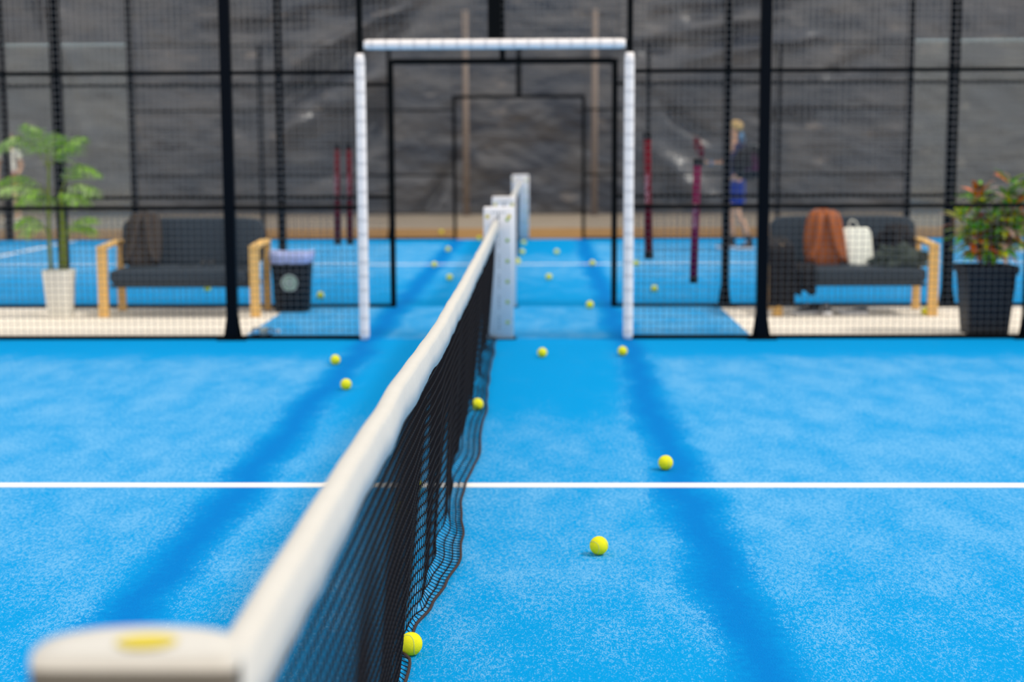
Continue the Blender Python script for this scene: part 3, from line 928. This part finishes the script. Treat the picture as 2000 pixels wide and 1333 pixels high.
# ------------------------------------------------------------------ bin
def bin_():
    cx, cy = -1.87, 12.02
    t = empty('waste_bin', (cx, cy, 0.003))
    b = MB(); b.smooth = True
    b.lathe([(.145, .003), (.150, .01), (.165, .30), (.178, .49), (.180, .50), (.172, .505), (.165, .49), (.140, .02)], 40, (cx, cy, 0), 5, cap=False)
    b.lathe([(.14, .012), (.14, .02)], 40, (cx, cy, 0), 5)
    body = b
    b = MB(); b.smooth = True
    seg = 48; vs = []
    for r, z in ((.172, .44), (.188, .475), (.190, .525), (.184, .535), (.165, .52), (.155, .40)):
        for k in range(seg):
            a = 2*PI*k/seg; ca, sa = math.cos(a), math.sin(a)
            q = (abs(ca)**5+abs(sa)**5)**(-1/5)
            dz = .018*(ca*ca)+.008*noise.noise(Vector((ca*3, sa*3, z*9))) if z > .46 else .01*noise.noise(Vector((ca*4, sa*4, 3)))
            vs.append((cx+r*q*ca, cy+r*q*sa, z+dz-.008))
    fs = [(i*seg+k, i*seg+(k+1) % seg, (i+1)*seg+(k+1) % seg, (i+1)*seg+k) for i in range(5) for k in range(seg)]
    b.add(vs, fs); b.build('bin_liner', M['liner'], t)
    d = body; d.smooth = False; seg = 28
    def ring(r0, r1, y, mi):
        d.cur = mi+1
        z = .265; xx = cx-.0
        vs = [(xx+r*math.cos(2*PI*k/seg), y, z+r*math.sin(2*PI*k/seg)) for r in (r0, r1) for k in range(seg)]
        d.add(vs, [(k, seg+k, seg+(k+1) % seg, (k+1) % seg) for k in range(seg)])
    yb = cy-.166
    ring(.001, .075, yb-.004, 0); ring(.048, .060, yb-.005, 1)
    # three chasing arrows
    d.cur = 2
    for k in range(3):
        a = 2*PI*k/3+.4
        pts = [(cx+.026*math.cos(a+j*.25), yb-.006, .265+.026*math.sin(a+j*.25)) for j in range(6)]
        d.ribbon(pts, .012, .001, (0, 1, 0))
        e = a+1.25
        d.add([(cx+.014*math.cos(e), yb-.0065, .265+.014*math.sin(e)), (cx+.038*math.cos(e), yb-.0065, .265+.038*math.sin(e)), (cx+.027*math.cos(e+.5), yb-.0065, .265+.027*math.sin(e+.5))], [(0, 1, 2)])
    d.build('bin_body', [M['cap'], M['badge'], M['badge_green']], t)
    tag(t, 'black waste bin with pale round badge and bag rim, right of the left bench', 'bin')
bin_()

# ------------------------------------------------------------------ bottle lying by the near fence
t = empty('plastic_bottle', (-1.80, 10.22, .045))
b = MB(); b.smooth = True
b.lathe([(.004, 0), (.028, .002), (.032, .015), (.032, .05), (.029, .06), (.032, .07), (.032, .13), (.028, .15), (.014, .185), (.0125, .20)], 24, (0, 0, 0), cap=False)
mr = Matrix.Rotation(R(90), 3, 'Y')
b.v = [tuple(mr @ Vector(v)+Vector((-1.90, 10.22, .037))) for v in b.v]; b.build('bottle_body', M['plastic'], t)
b = MB(); b.smooth = True; b.tube([(-1.703, 10.22, .037), (-1.68, 10.22, .037)], .0145, 16); b.build('bottle_cap', M['sole'], t)
b = MB(); b.smooth = True; b.tube([(-1.83, 10.22, .037), (-1.775, 10.22, .037)], .0327, 24, cap=False); b.build('bottle_label', M['badge'], t)
tag(t, 'clear plastic bottle lying at the foot of the near fence, left of the opening', 'bottle')

# ------------------------------------------------------------------ plants
def leaflet(b, p, d, n, L, wd):
    d = d.normalized(); sdv = d.cross(n)
    sdv = sdv.normalized() if sdv.length > 1e-4 else Vector((1, 0, 0))
    nn = sdv.cross(d)
    q = p+d*L*.35; e = p+d*L-nn*L*.12
    b.add([p, q+sdv*wd/2+nn*.003, e, q-sdv*wd/2+nn*.003, q-nn*.002], [(0, 1, 4), (1, 2, 4), (2, 3, 4), (3, 0, 4)])

def palm():
    cx, cy = -3.815, 11.58
    t = empty('potted_palm', (cx, cy, 0))
    b = MB(); b.smooth = True
    b.lathe([(.098, 0), (.102, .01), (.115, .2), (.130, .385), (.133, .405), (.125, .41), (.118, .395), (.115, .36)], 40, (cx, cy, 0), 3.2, cap=False)
    b.lathe([(.09, 0), (.098, .001)], 40, (cx, cy, 0), 3.2)
    b.build('pot', M['pot_white'], t)
    b = MB(); b.lathe([(.11, .355), (.12, .37)], 32, (cx, cy, 0), 3.2); b.build('soil', M['soil'], t)
    ppm = 228.5
    def W(u, v, dy=0):      # offsets in metres from a scale drawing of the plant (228.5 units per metre)
        return Vector((cx+(u-117)/ppm+.03, cy+dy, (620-v)/ppm))
    for (a, m_, e) in (((95, 525), (92, 430), (99, 325)), ((113, 525), (122, 450), (119, 372)), ((122, 525), (126, 470), (122, 400))):
        b = MB(); b.smooth = True
        P = bez(W(*a), W(*m_), W(*e), 16)
        rad = [.015*(1-.35*i/16)*(1.16 if i % 3 == 0 else 1) for i in range(17)]
        b.tube(P, rad, 10); b.build('trunk', M['stem'], t)
    rnd = random.Random(5)
    FR = [((98, 330), (92, 255), (66, 243), -.05, 0), ((98, 330), (108, 250), (84, 246), -.12, 1), ((98, 328), (125, 275), (170, 268), -.03, 0), ((98, 330), (50, 235), (-2, 292), .0, 1),
          ((98, 330), (60, 245), (36, 272), -.1, 1), ((99, 330), (120, 290), (138, 268), .12, 0), ((98, 326), (100, 268), (96, 262), .15, 0),
          ((119, 378), (150, 305), (196, 335), -.02, 0), ((119, 380), (165, 340), (194, 372), -.1, 1), ((120, 380), (130, 310), (152, 322), .12, 0), ((120, 384), (150, 360), (170, 392), -.12, 0),
          ((99, 382), (50, 320), (-2, 352), .04, 0), ((98, 384), (55, 345), (22, 366), -.12, 1), ((98, 386), (80, 345), (48, 392), -.1, 0), ((98, 390), (70, 360), (70, 402), .12, 0),
          ((97, 460), (70, 405), (42, 430), -.05, 0), ((97, 462), (80, 420), (60, 446), -.1, 1), ((122, 465), (150, 415), (184, 424), -.03, 0), ((122, 465), (140, 430), (168, 446), .1, 0)]
    for a, c_, e, dy, mi in FR:
        b = MB()
        p0 = W(*a); p1 = W(*c_, dy*.8); p2 = W(*e, dy*1.6)
        N = 22; P = bez(p0, p1, p2, N)
        b.cur = 2; b.tube(P, [.005*(1-.7*i/N) for i in range(N+1)], 6)
        Lt = (p2-p0).length
        for i in range(5, N+1):
            tt = i/N; tan = (P[min(i+1, N)]-P[i-1]).normalized()
            side = tan.cross(Vector((0, 0, 1))); side = side.normalized() if side.length > .1 else Vector((1, 0, 0))
            L = (.15*math.sin(PI*min(1, .25+.75*tt)*.93)+.045)
            for sg in (-1, 1):
                for _ in range(2):
                    rr = Vector((rnd.uniform(-.25, .25), rnd.uniform(-.25, .25), rnd.uniform(-.45, .1)))
                    d = tan*.75+side*sg*.8+Vector((0, -.15*sg, -.30))+rr
                    b.cur = mi if rnd.random() > .25 else 1-mi
                    leaflet(b, P[i], d, Vector((0, 0, 1)), L*rnd.uniform(.95, 1.35), .011)
        b.build('frond', [M['palm'], M['palm2'], M['stem']], t)
    tag(t, 'potted palm with two green stems in a white pot, left of the left bench', 'potted palm')
palm()

def croton():
    cx, cy = 3.77, 10.34
    t = empty('potted_croton', (cx, cy, 0))
    b = MB()
    sg = 48
    b.lathe([(.150, 0), (.153, .012), (.190, .47), (.205, .475), (.207, .53), (.195, .532), (.178, .50), (.172, .45)], sg, (cx, cy, 0), 14, cap=False)
    b.lathe([(.14, 0), (.15, .001)], sg, (cx, cy, 0), 14)
    b.build('pot', M['pot_black'], t)
    b = MB(); b.lathe([(.165, .43), (.178, .455)], 32, (cx, cy, 0), 10); b.build('soil', M['soil'], t)
    rnd = random.Random(21)
    tops = [(-.10, -.02, 1.02), (.16, .0, 1.14), (-.20, .0, .88), (.02, -.1, .88), (.24, -.05, .86), (-.05, .12, 1.05), (.15, -.12, .98), (.30, .05, 1.10), (-.12, -.1, .78), (.12, .1, .78)]
    st = MB(); st.smooth = True
    lf = MB()
    for k, (dx, dy, z) in enumerate(tops):
        P = bez((cx+rnd.uniform(-.03, .03), cy+rnd.uniform(-.03, .03), .44), (cx+dx*.3, cy+dy*.3, .6), (cx+dx, cy+dy, z), 10)
        st.tube(P, [.009*(1-.5*i/10) for i in range(11)], 7)
        for i in range(3, 11):
            if P[i].z < .62: continue
            for q in range(13 if i > 5 else 10):
                a = rnd.uniform(0, 2*PI)
                d = Vector((math.cos(a), math.sin(a), rnd.uniform(-.35, .9) if i < 9 else rnd.uniform(.1, 1.5))).normalized()
                L = rnd.uniform(.11, .19); wd = rnd.uniform(.040, .062)
                r = rnd.random()
                h = (P[i].z-.6)/.5
                lf.cur = 0 if r < .46 else 1 if r < .72 else 2 if r < .87-.05*h else 3 if r < .96 else 4
                p = P[i]+d*.03
                sdv = d.cross(Vector((0, 0, 1))); sdv = sdv.normalized() if sdv.length > .05 else Vector((1, 0, 0))
                nn = sdv.cross(d)
                vs = []
                for t_, w_ in ((0, .08), (.25, .8), (.5, 1), (.75, .75), (1, .03)):
                    c = p+d*L*t_-nn*L*.35*t_*t_
                    vs += [c-sdv*wd/2*w_+nn*.004*w_, c, c+sdv*wd/2*w_+nn*.004*w_]
                fs = [f for j in range(4) for f in ((j*3, j*3+1, j*3+4, j*3+3), (j*3+1, j*3+2, j*3+5, j*3+4))]
                lf.smooth = True
                lf.add(vs, fs)
    st.build('stem', M['stem_brown'], t)
    lf.build('foliage', [M['cr_g'], M['cr_y'], M['cr_o'], M['cr_r'], M['cr_p']], t)
    tag(t, 'croton with green, yellow and orange leaves in a tall black square pot', 'potted croton')
croton()

# ------------------------------------------------------------------ shoes
def sneaker(name, loc, rz, m, label, cat='shoe', tilt=0, sc=1.0, sandal=False):
    t = empty(name, loc)
    L = .27*sc
    def sec(x):   # half width along the length, x 0..1 heel to toe
        return .036*sc*(1+.25*math.sin(PI*x*1.1-.3))*(1 if x < .85 else math.sqrt(max(0.05, 1-((x-.85)/.16)**2)))*(1 if x > .08 else .8)
    b = MB(); b.smooth = True; n = 20; vs = []
    for i in range(n+1):
        x = i/n; h = sec(x)
        z1 = .028*sc
        for y, z in ((-h*.9, 0), (h*.9, 0), (h*1.05, z1*.5), (h, z1), (-h, z1), (-h*1.05, z1*.5)):
            vs.append((x*L-L/2, y, z+(.012*sc*max(0, x-.8)/.2)))
    fs = [(i*6+k, i*6+(k+1) % 6, (i+1)*6+(k+1) % 6, (i+1)*6+k) for i in range(n) for k in range(6)]+[tuple(range(6))[::-1], tuple(n*6+k for k in range(6))]
    b.add(vs, fs)
    so = b.build('sole', M['sole'], None); so.parent = t
    b = MB(); b.smooth = True; vs = []
    hs = [(0, .085), (.1, .10), (.25, .095), (.4, .085), (.55, .068), (.75, .05), (.9, .04), (1, .028)]
    for i in range(n+1):
        x = i/n; h = sec(x)*.97
        ht = interp(hs, x)*sc*(.6 if sandal else 1)
        for k in range(9):
            a = PI*k/8
            vs.append((x*(L*.97)-L/2+.004, -h*math.cos(a), .024*sc+(ht-.024*sc)*math.sin(a)**.7))
    fs = [(i*9+k, i*9+k+1, (i+1)*9+k+1, (i+1)*9+k) for i in range(n) for k in range(8)]
    b.add(vs, fs+[tuple(range(9))[::-1], tuple(n*9+k for k in range(9))])
    u = b.build('upper', m, None); u.parent = t
    b = MB(); b.smooth = True
    for j in range(4):
        x = .42+.09*j
        ht = interp(hs, x)*sc*(.6 if sandal else 1)
        y = sec(x)*.55
        P = [(x*L-L/2, -y, ht*.84+.004), (x*L-L/2, 0, ht+.006), (x*L-L/2, y, ht*.84+.004)]
        b.ribbon(catmull(P, 3), .007, .003, (1, 0, 0))
    lo = b.build('laces', M['sole'], None); lo.parent = t
    t.rotation_euler = (tilt, 0, rz)
    if label: tag(t, label, cat)
    return t
sneaker('sneaker', (2.62, 11.68, -.001), R(200), M['shoe'], 'black and white sneaker under the right bench, left one of the pair')
sneaker('sneaker', (2.80, 11.66, -.001), R(262), M['shoe'], 'black and white sneaker under the right bench, toe toward the courtside fence')
sneaker('slip_on_shoe', (3.03, 11.70, -.001), R(172), M['shoe'], 'low black shoe with white sole under the right bench, nearest the ball', sandal=True)

# ------------------------------------------------------------------ people
def skin_obj(name, nodes, edges, m, parent, sub=2, root=0):
    me = bpy.data.meshes.new(name)
    keys = list(nodes)
    bm = bmesh.new()
    lay = bm.verts.layers.skin.verify()
    vs = []
    for i, k in enumerate(keys):
        v = bm.verts.new(nodes[k][0]); r = nodes[k][1]
        v[lay].radius = (r, r) if isinstance(r, (int, float)) else r
        v[lay].use_root = (i == root)
        vs.append(v)
    for a, c in edges:
        bm.edges.new((vs[keys.index(a)], vs[keys.index(c)]))
    bm.to_mesh(me); bm.free()
    o = bpy.data.objects.new(name, me); COL.objects.link(o)
    me.materials.append(m)
    s = o.modifiers.new('skin', 'SKIN'); s.use_smooth_shade = True; s.branch_smoothing = .6
    o.modifiers.new('sub', 'SUBSURF').levels = sub
    o.modifiers['sub'].render_levels = sub
    o.parent = parent
    return o

def chain(*k): return list(zip(k, k[1:]))

def person_walking():
    bx, by = 3.08, 19.95
    t = empty('person', (bx, by, 0))
    # local frame: -x is the walking direction, y away from the camera
    N = {
     'pelvis': ((0.0, 0, .93), (.13, .105)), 'waist': ((-.01, 0, 1.08), (.12, .09)), 'chest': ((-.02, 0, 1.28), (.15, .11)), 'collar': ((-.02, 0, 1.43), (.09, .075)),
     'neck': ((-.045, 0, 1.51), .052), 'jaw': ((-.075, 0, 1.58), (.062, .068)), 'skull': ((-.065, 0, 1.665), (.078, .088)), 'crown': ((-.05, 0, 1.72), (.055, .06)),
     'nose': ((-.165, 0, 1.625), .011),
     'shN': ((.01, -.17, 1.40), .058), 'elN': ((.05, -.23, 1.13), .042), 'wrN': ((-.10, -.25, .98), .028), 'hdN': ((-.155, -.25, .965), (.022, .034)),
     'shF': ((-.06, .17, 1.40), .058), 'elF': ((-.17, .22, 1.19), .042), 'wrF': ((-.37, .15, 1.20), .028), 'hdF': ((-.43, .14, 1.205), (.024, .036)),
     'hipN': ((.0, -.09, .88), .088), 'knN': ((-.02, -.10, .50), .058), 'cfN': ((.08, -.11, .34), .054), 'anN': ((.17, -.12, .115), .036), 'ftN': ((.10, -.12, .05), (.03, .04)), 'toN': ((.03, -.12, .035), .025),
     'hipF': ((.0, .09, .88), .088), 'knF': ((-.11, .10, .50), .058), 'cfF': ((-.07, .11, .33), .054), 'anF': ((-.05, .12, .10), .036), 'ftF': ((-.13, .12, .045), (.03, .04)), 'toF': ((-.20, .12, .035), .025),
    }
    E = chain('pelvis', 'waist', 'chest', 'collar', 'neck', 'jaw', 'skull', 'crown')+[('jaw', 'nose')]
    E += chain('collar', 'shN', 'elN', 'wrN', 'hdN')+chain('collar', 'shF', 'elF', 'wrF', 'hdF')
    E += chain('pelvis', 'hipN', 'knN', 'cfN', 'anN', 'ftN', 'toN')+chain('pelvis', 'hipF', 'knF', 'cfF', 'anF', 'ftF', 'toF')
    for s, (hx, hy, hz) in (('N', N['hdN'][0]), ('F', N['hdF'][0])):
        for q in range(4):
            dz = .026-.017*q
            L = (.036, .042, .039, .030)[q]
            N['a%s%d' % (s, q)] = ((hx-.034, hy, hz+dz), .0085)
            N['b%s%d' % (s, q)] = ((hx-.034-L*.6, hy-.008, hz+dz), .0078)
            N['c%s%d' % (s, q)] = ((hx-.034-L*.8, hy-.03, hz+dz), .0068)
            E += [('hd'+s, 'a%s%d' % (s, q))]+chain('a%s%d' % (s, q), 'b%s%d' % (s, q), 'c%s%d' % (s, q))
        N['t'+s] = ((hx-.012, hy-.03, hz+.034), .010); N['u'+s] = ((hx-.040, hy-.045, hz+.036), .0085)
        E += [('hd'+s, 't'+s), ('t'+s, 'u'+s)]
    skin_obj('body', N, E, M['skin'], t)
    def sub(keys, edges, grow, m, name, extra=None, root=0):
        D = {k: (N[k][0], tuple(r+grow for r in N[k][1]) if isinstance(N[k][1], tuple) else N[k][1]+grow) for k in keys}
        if extra: D.update(extra)
        return skin_obj(name, D, edges, m, t, 2, root)
    sub(['pelvis', 'waist', 'chest', 'collar', 'shN', 'shF'], chain('pelvis', 'waist', 'chest', 'collar')+[('collar', 'shN'), ('collar', 'shF')], .020, M['navy'], 'shirt')
    for P_, nm in (([(0, -.07, 1.42), (.008, -.15, 1.405), (.02, -.195, 1.34), (.035, -.215, 1.25)], 'sleeve'), ([(-.03, .07, 1.42), (-.06, .15, 1.405), (-.09, .185, 1.34), (-.125, .20, 1.27)], 'sleeve')):
        h = MB(); h.smooth = True
        h.tube(catmull(P_, 5), [.068+.014*min(1, i/5)-.010*max(0, i-8)/7 for i in range(16)], 20)
        o = h.build(nm, M['navy'], None); o.parent = t
    sub(['pelvis', 'hipN', 'hipF'], [('pelvis', 'w'), ('pelvis', 'hipN'), ('pelvis', 'hipF'), ('hipN', 'lN'), ('hipF', 'lF')], .022, M['blue_cloth'], 'shorts',
        {'w': ((0, 0, 1.03), (.135, .11)), 'lN': ((.0, -.10, .60), .112), 'lF': ((-.04, .10, .60), .112)})
    for s, c in (('N', (.17, -.12)), ('F', (-.05, .12))):
        ax_ = N['an'+s][0]; cf = N['cf'+s][0]; k_ = .40
        h = MB(); h.smooth = True
        h.tube([(ax_[0], ax_[1], .07), (ax_[0]+(cf[0]-ax_[0])*.1, ax_[1], .13), (ax_[0]+(cf[0]-ax_[0])*k_, ax_[1]+(cf[1]-ax_[1])*k_, ax_[2]+(cf[2]-ax_[2])*k_)], [.046, .044, .053], 18)
        o = h.build('sock', M['shoe'], None); o.parent = t
        sh = sneaker('shoe', (c[0]-.09, c[1], 0), R(180), M['shoe'], None, sc=1.05)
        sh.parent = t
        for o in list(sh.children):
            if o.name.startswith('laces'): bpy.data.objects.remove(o)
    h = MB(); h.smooth = True
    h.sell((-.035, 0, 1.705), (.100, .092, .085), (1, 1), 28, 16, lambda p: Vector((p.x, p.y, max(p.z, -.55-.5*p.x)))*(1+.10*noise.noise(p*4)))
    o = h.build('hair', M['hair'], None); o.parent = t
    h = MB(); h.smooth = True
    for sy in (-1, 1):
        h.sell((-.128, sy*.033, 1.655), (.010, .012, .009), (1, 1), 12, 8)
    o = h.build('eyes', M['eye'], None); o.parent = t
    h = MB(); h.smooth = True
    h.tube([(-.132, -.022, 1.572), (-.142, 0, 1.570), (-.132, .022, 1.572)], .005, 6)
    o = h.build('mouth', M['red_cloth'], None); o.parent = t
    for sy in (-1, 1):
        h = MB(); h.smooth = True; h.sell((-.055, sy*.085, 1.64), (.016, .009, .028), (1, 1), 12, 8)
        o = h.build('ear', M['skin'], None); o.parent = t
    h = MB(); h.smooth = True
    h.sell((.045, -.01, 1.54), (.045, .09, .085), (.9, .9), 24, 14, lambda p: p*(1+.15*noise.noise(p*2.2)))
    o = h.build('neck_towel', M['light_blue'], None); o.parent = t
    h = MB(); h.smooth = True
    h.tube([(-.335, .157, 1.20), (-.385, .147, 1.203)], [.036, .034], 12)
    o = h.build('wristband', M['light_blue'], None); o.parent = t
    tag(t, 'blond person in blue shirt and shorts walking left, with a racket in the hand', 'person')
    # racket in the forward hand
    hx, hy, hz = bx-.475, by+.11, 1.205
    r = empty('padel_racket', (hx, hy, hz))
    b = MB(); b.smooth = True; b.tube([(hx+.015, hy+.0, hz-.06), (hx-.005, hy, hz+.075)], .016, 12); b.build('grip', M['shoe'], r)
    b = MB(); b.smooth = True
    b.sell((0, 0, 0), (.022, .125, .150), (.85, .8), 40, 24)
    rot = Matrix.Rotation(R(-20), 3, 'Y') @ Matrix.Rotation(R(18), 3, 'Z')
    b.v = [tuple(rot @ Vector(v)+Vector((hx-.055, hy, hz+.21))) for v in b.v]; b.build('racket_head', M['tube_red'], r)
    tag(r, 'dark red padel racket held forward by the walking person', 'racket')
    # round racket bag on the near shoulder
    g = empty('racket_bag', (bx+.20, by-.40, .93))
    gx, gy, gz = bx+.12, by-.40, 1.21
    b = MB(); b.smooth = True
    b.sell((0, 0, 0), (.25, .075, .235), (.95, .95), 40, 20, lambda p: Vector((p.x*(1+.12*p.z*0+(.12 if p.x < 0 else 0)*0), p.y, p.z+.12*p.x)))
    b.v = [(v[0]+gx, v[1]+gy, v[2]+gz) for v in b.v]; b.smooth = False; b.cur = 1
    def st(p, q_, w_=.03):
        b.ribbon([(gx+p[0], gy-.079+.02*abs(p[0])*3, gz+p[1]), (gx+q_[0], gy-.079+.02*abs(q_[0])*3, gz+q_[1])], w_, .004, (1, 0, .2))
    st((.03, .12), (.05, -.11)); st((.10, .09), (.08, -.11)); st((-.07, -.10), (.16, -.06), .03); st((.0, .02), (.15, .05), .03)
    b.build('bag_body', [M['cap'], M['magenta']], g)
    b = MB(); b.smooth = True
    b.ribbon(catmull([(gx+.16, gy, gz+.20), (gx+.02, gy+.14, gz+.40), (gx-.06, gy+.24, gz+.34), (gx-.14, gy+.10, gz+.14)], 5), .035, .006, (0, 1, 0)); b.build('bag_strap', M['bag_black'], g)
    b = MB(); b.smooth = True
    b.tube(catmull([(gx-.02, gy-.03, gz+.215), (gx+.03, gy-.03, gz+.25), (gx+.10, gy-.03, gz+.225), (gx+.13, gy-.03, gz+.20)], 4), .012, 8); b.build('zip_pull', M['cable'], g)
    tag(g, 'round black racket bag with magenta print slung on the walking person', 'bag')
person_walking()

def person_far():
    bx, by = -10.15, 28.6
    t = empty('person', (bx, by, 0))
    N = {
     'pelvis': ((0, 0, .90), (.14, .10)), 'waist': ((0, 0, 1.05), (.12, .085)), 'chest': ((0, 0, 1.24), (.15, .10)), 'collar': ((0, 0, 1.38), (.09, .07)),
     'neck': ((0, -.01, 1.45), .05), 'jaw': ((0, -.03, 1.52), .062), 'skull': ((0, -.02, 1.60), .078), 'crown': ((0, -.01, 1.645), .055), 'nose': ((0, -.12, 1.56), .011),
     'shA': ((-.17, 0, 1.34), .055), 'elA': ((-.24, .02, 1.08), .04), 'wrA': ((-.22, -.10, .88), .027), 'hdA': ((-.22, -.13, .83), (.022, .034)),
     'shB': ((.17, 0, 1.34), .055), 'elB': ((.24, .02, 1.08), .04), 'wrB': ((.20, -.14, .93), .027), 'hdB': ((.19, -.19, .90), (.022, .034)),
     'hA': ((-.09, 0, .85), .088), 'kA': ((-.10, -.02, .47), .057), 'aA': ((-.11, .02, .09), .036), 'fA': ((-.12, -.12, .04), .034),
     'hB': ((.09, 0, .85), .088), 'kB': ((.11, -.02, .47), .057), 'aB': ((.13, .02, .09), .036), 'fB': ((.15, -.12, .04), .034),
    }
    E = chain('pelvis', 'waist', 'chest', 'collar', 'neck', 'jaw', 'skull', 'crown')+[('jaw', 'nose')]+chain('collar', 'shA', 'elA', 'wrA', 'hdA')+chain('collar', 'shB', 'elB', 'wrB', 'hdB')+chain('pelvis', 'hA', 'kA', 'aA', 'fA')+chain('pelvis', 'hB', 'kB', 'aB', 'fB')
    for s in 'AB':
        hx, hy, hz = N['hd'+s][0]
        for q in range(4):
            N['p%s%d' % (s, q)] = ((hx+.026-.017*q, hy-.01, hz-.035), .0085); N['q%s%d' % (s, q)] = ((hx+.026-.017*q, hy-.022, hz-.065-.004*(q % 3)), .007)
            E += [('hd'+s, 'p%s%d' % (s, q)), ('p%s%d' % (s, q), 'q%s%d' % (s, q))]
        N['t'+s] = ((hx+(.035 if s == 'A' else -.035), hy-.02, hz-.01), .0095); E += [('hd'+s, 't'+s)]
    skin_obj('body', N, E, M['skin'], t)
    g = lambda k, a: (N[k][0], tuple(r+a for r in N[k][1]) if isinstance(N[k][1], tuple) else N[k][1]+a)
    skin_obj('shirt', {'pelvis': ((0, 0, .93), (.165, .122)), 'waist': g('waist', .02), 'chest': g('chest', .018), 'collar': g('collar', .015), 'shA': g('shA', .015), 'shB': g('shB', .015), 'xA': ((-.21, .01, 1.2), .06), 'xB': ((.21, .01, 1.2), .06)},
             chain('pelvis', 'waist', 'chest', 'collar')+chain('collar', 'shA', 'xA')+chain('collar', 'shB', 'xB'), M['white_cloth'], t)
    skin_obj('shorts', {'pelvis': g('pelvis', .022), 'w': ((0, 0, 1.08), (.145, .105)), 'hA': g('hA', .02), 'hB': g('hB', .02), 'lA': ((-.10, 0, .60), .10), 'lB': ((.10, 0, .60), .10)},
             [('pelvis', 'w'), ('pelvis', 'hA'), ('pelvis', 'hB'), ('hA', 'lA'), ('hB', 'lB')], M['red_cloth'], t)
    h = MB(); h.smooth = True
    h.sell((0, .01, 1.615), (.092, .10, .095), (1, 1), 24, 14, lambda p: Vector((p.x, max(p.y, -.7) if p.z > .2 else max(p.y, -.1), p.z)))
    o = h.build('hair', M['hair_red'], None); o.parent = t
    h = MB(); h.smooth = True
    for sx in (-1, 1): h.sell((sx*.032, -.092, 1.585), (.012, .009, .009), (1, 1), 12, 8)
    o = h.build('eyes', M['eye'], None); o.parent = t
    h = MB(); h.smooth = True; h.tube([(-.022, -.094, 1.505), (0, -.099, 1.502), (.022, -.094, 1.505)], .005, 6)
    o = h.build('mouth', M['hair_red'], None); o.parent = t
    for s, x in (('A', -.115), ('B', .14)):
        sh = sneaker('shoe', (x, -.05, 0), R(-90), M['white_cloth'], None); sh.parent = t
        for o in list(sh.children):
            if o.name.startswith('laces'): bpy.data.objects.remove(o)
    tag(t, 'far person in white top and red shorts behind the palm fronds', 'person')
person_far()
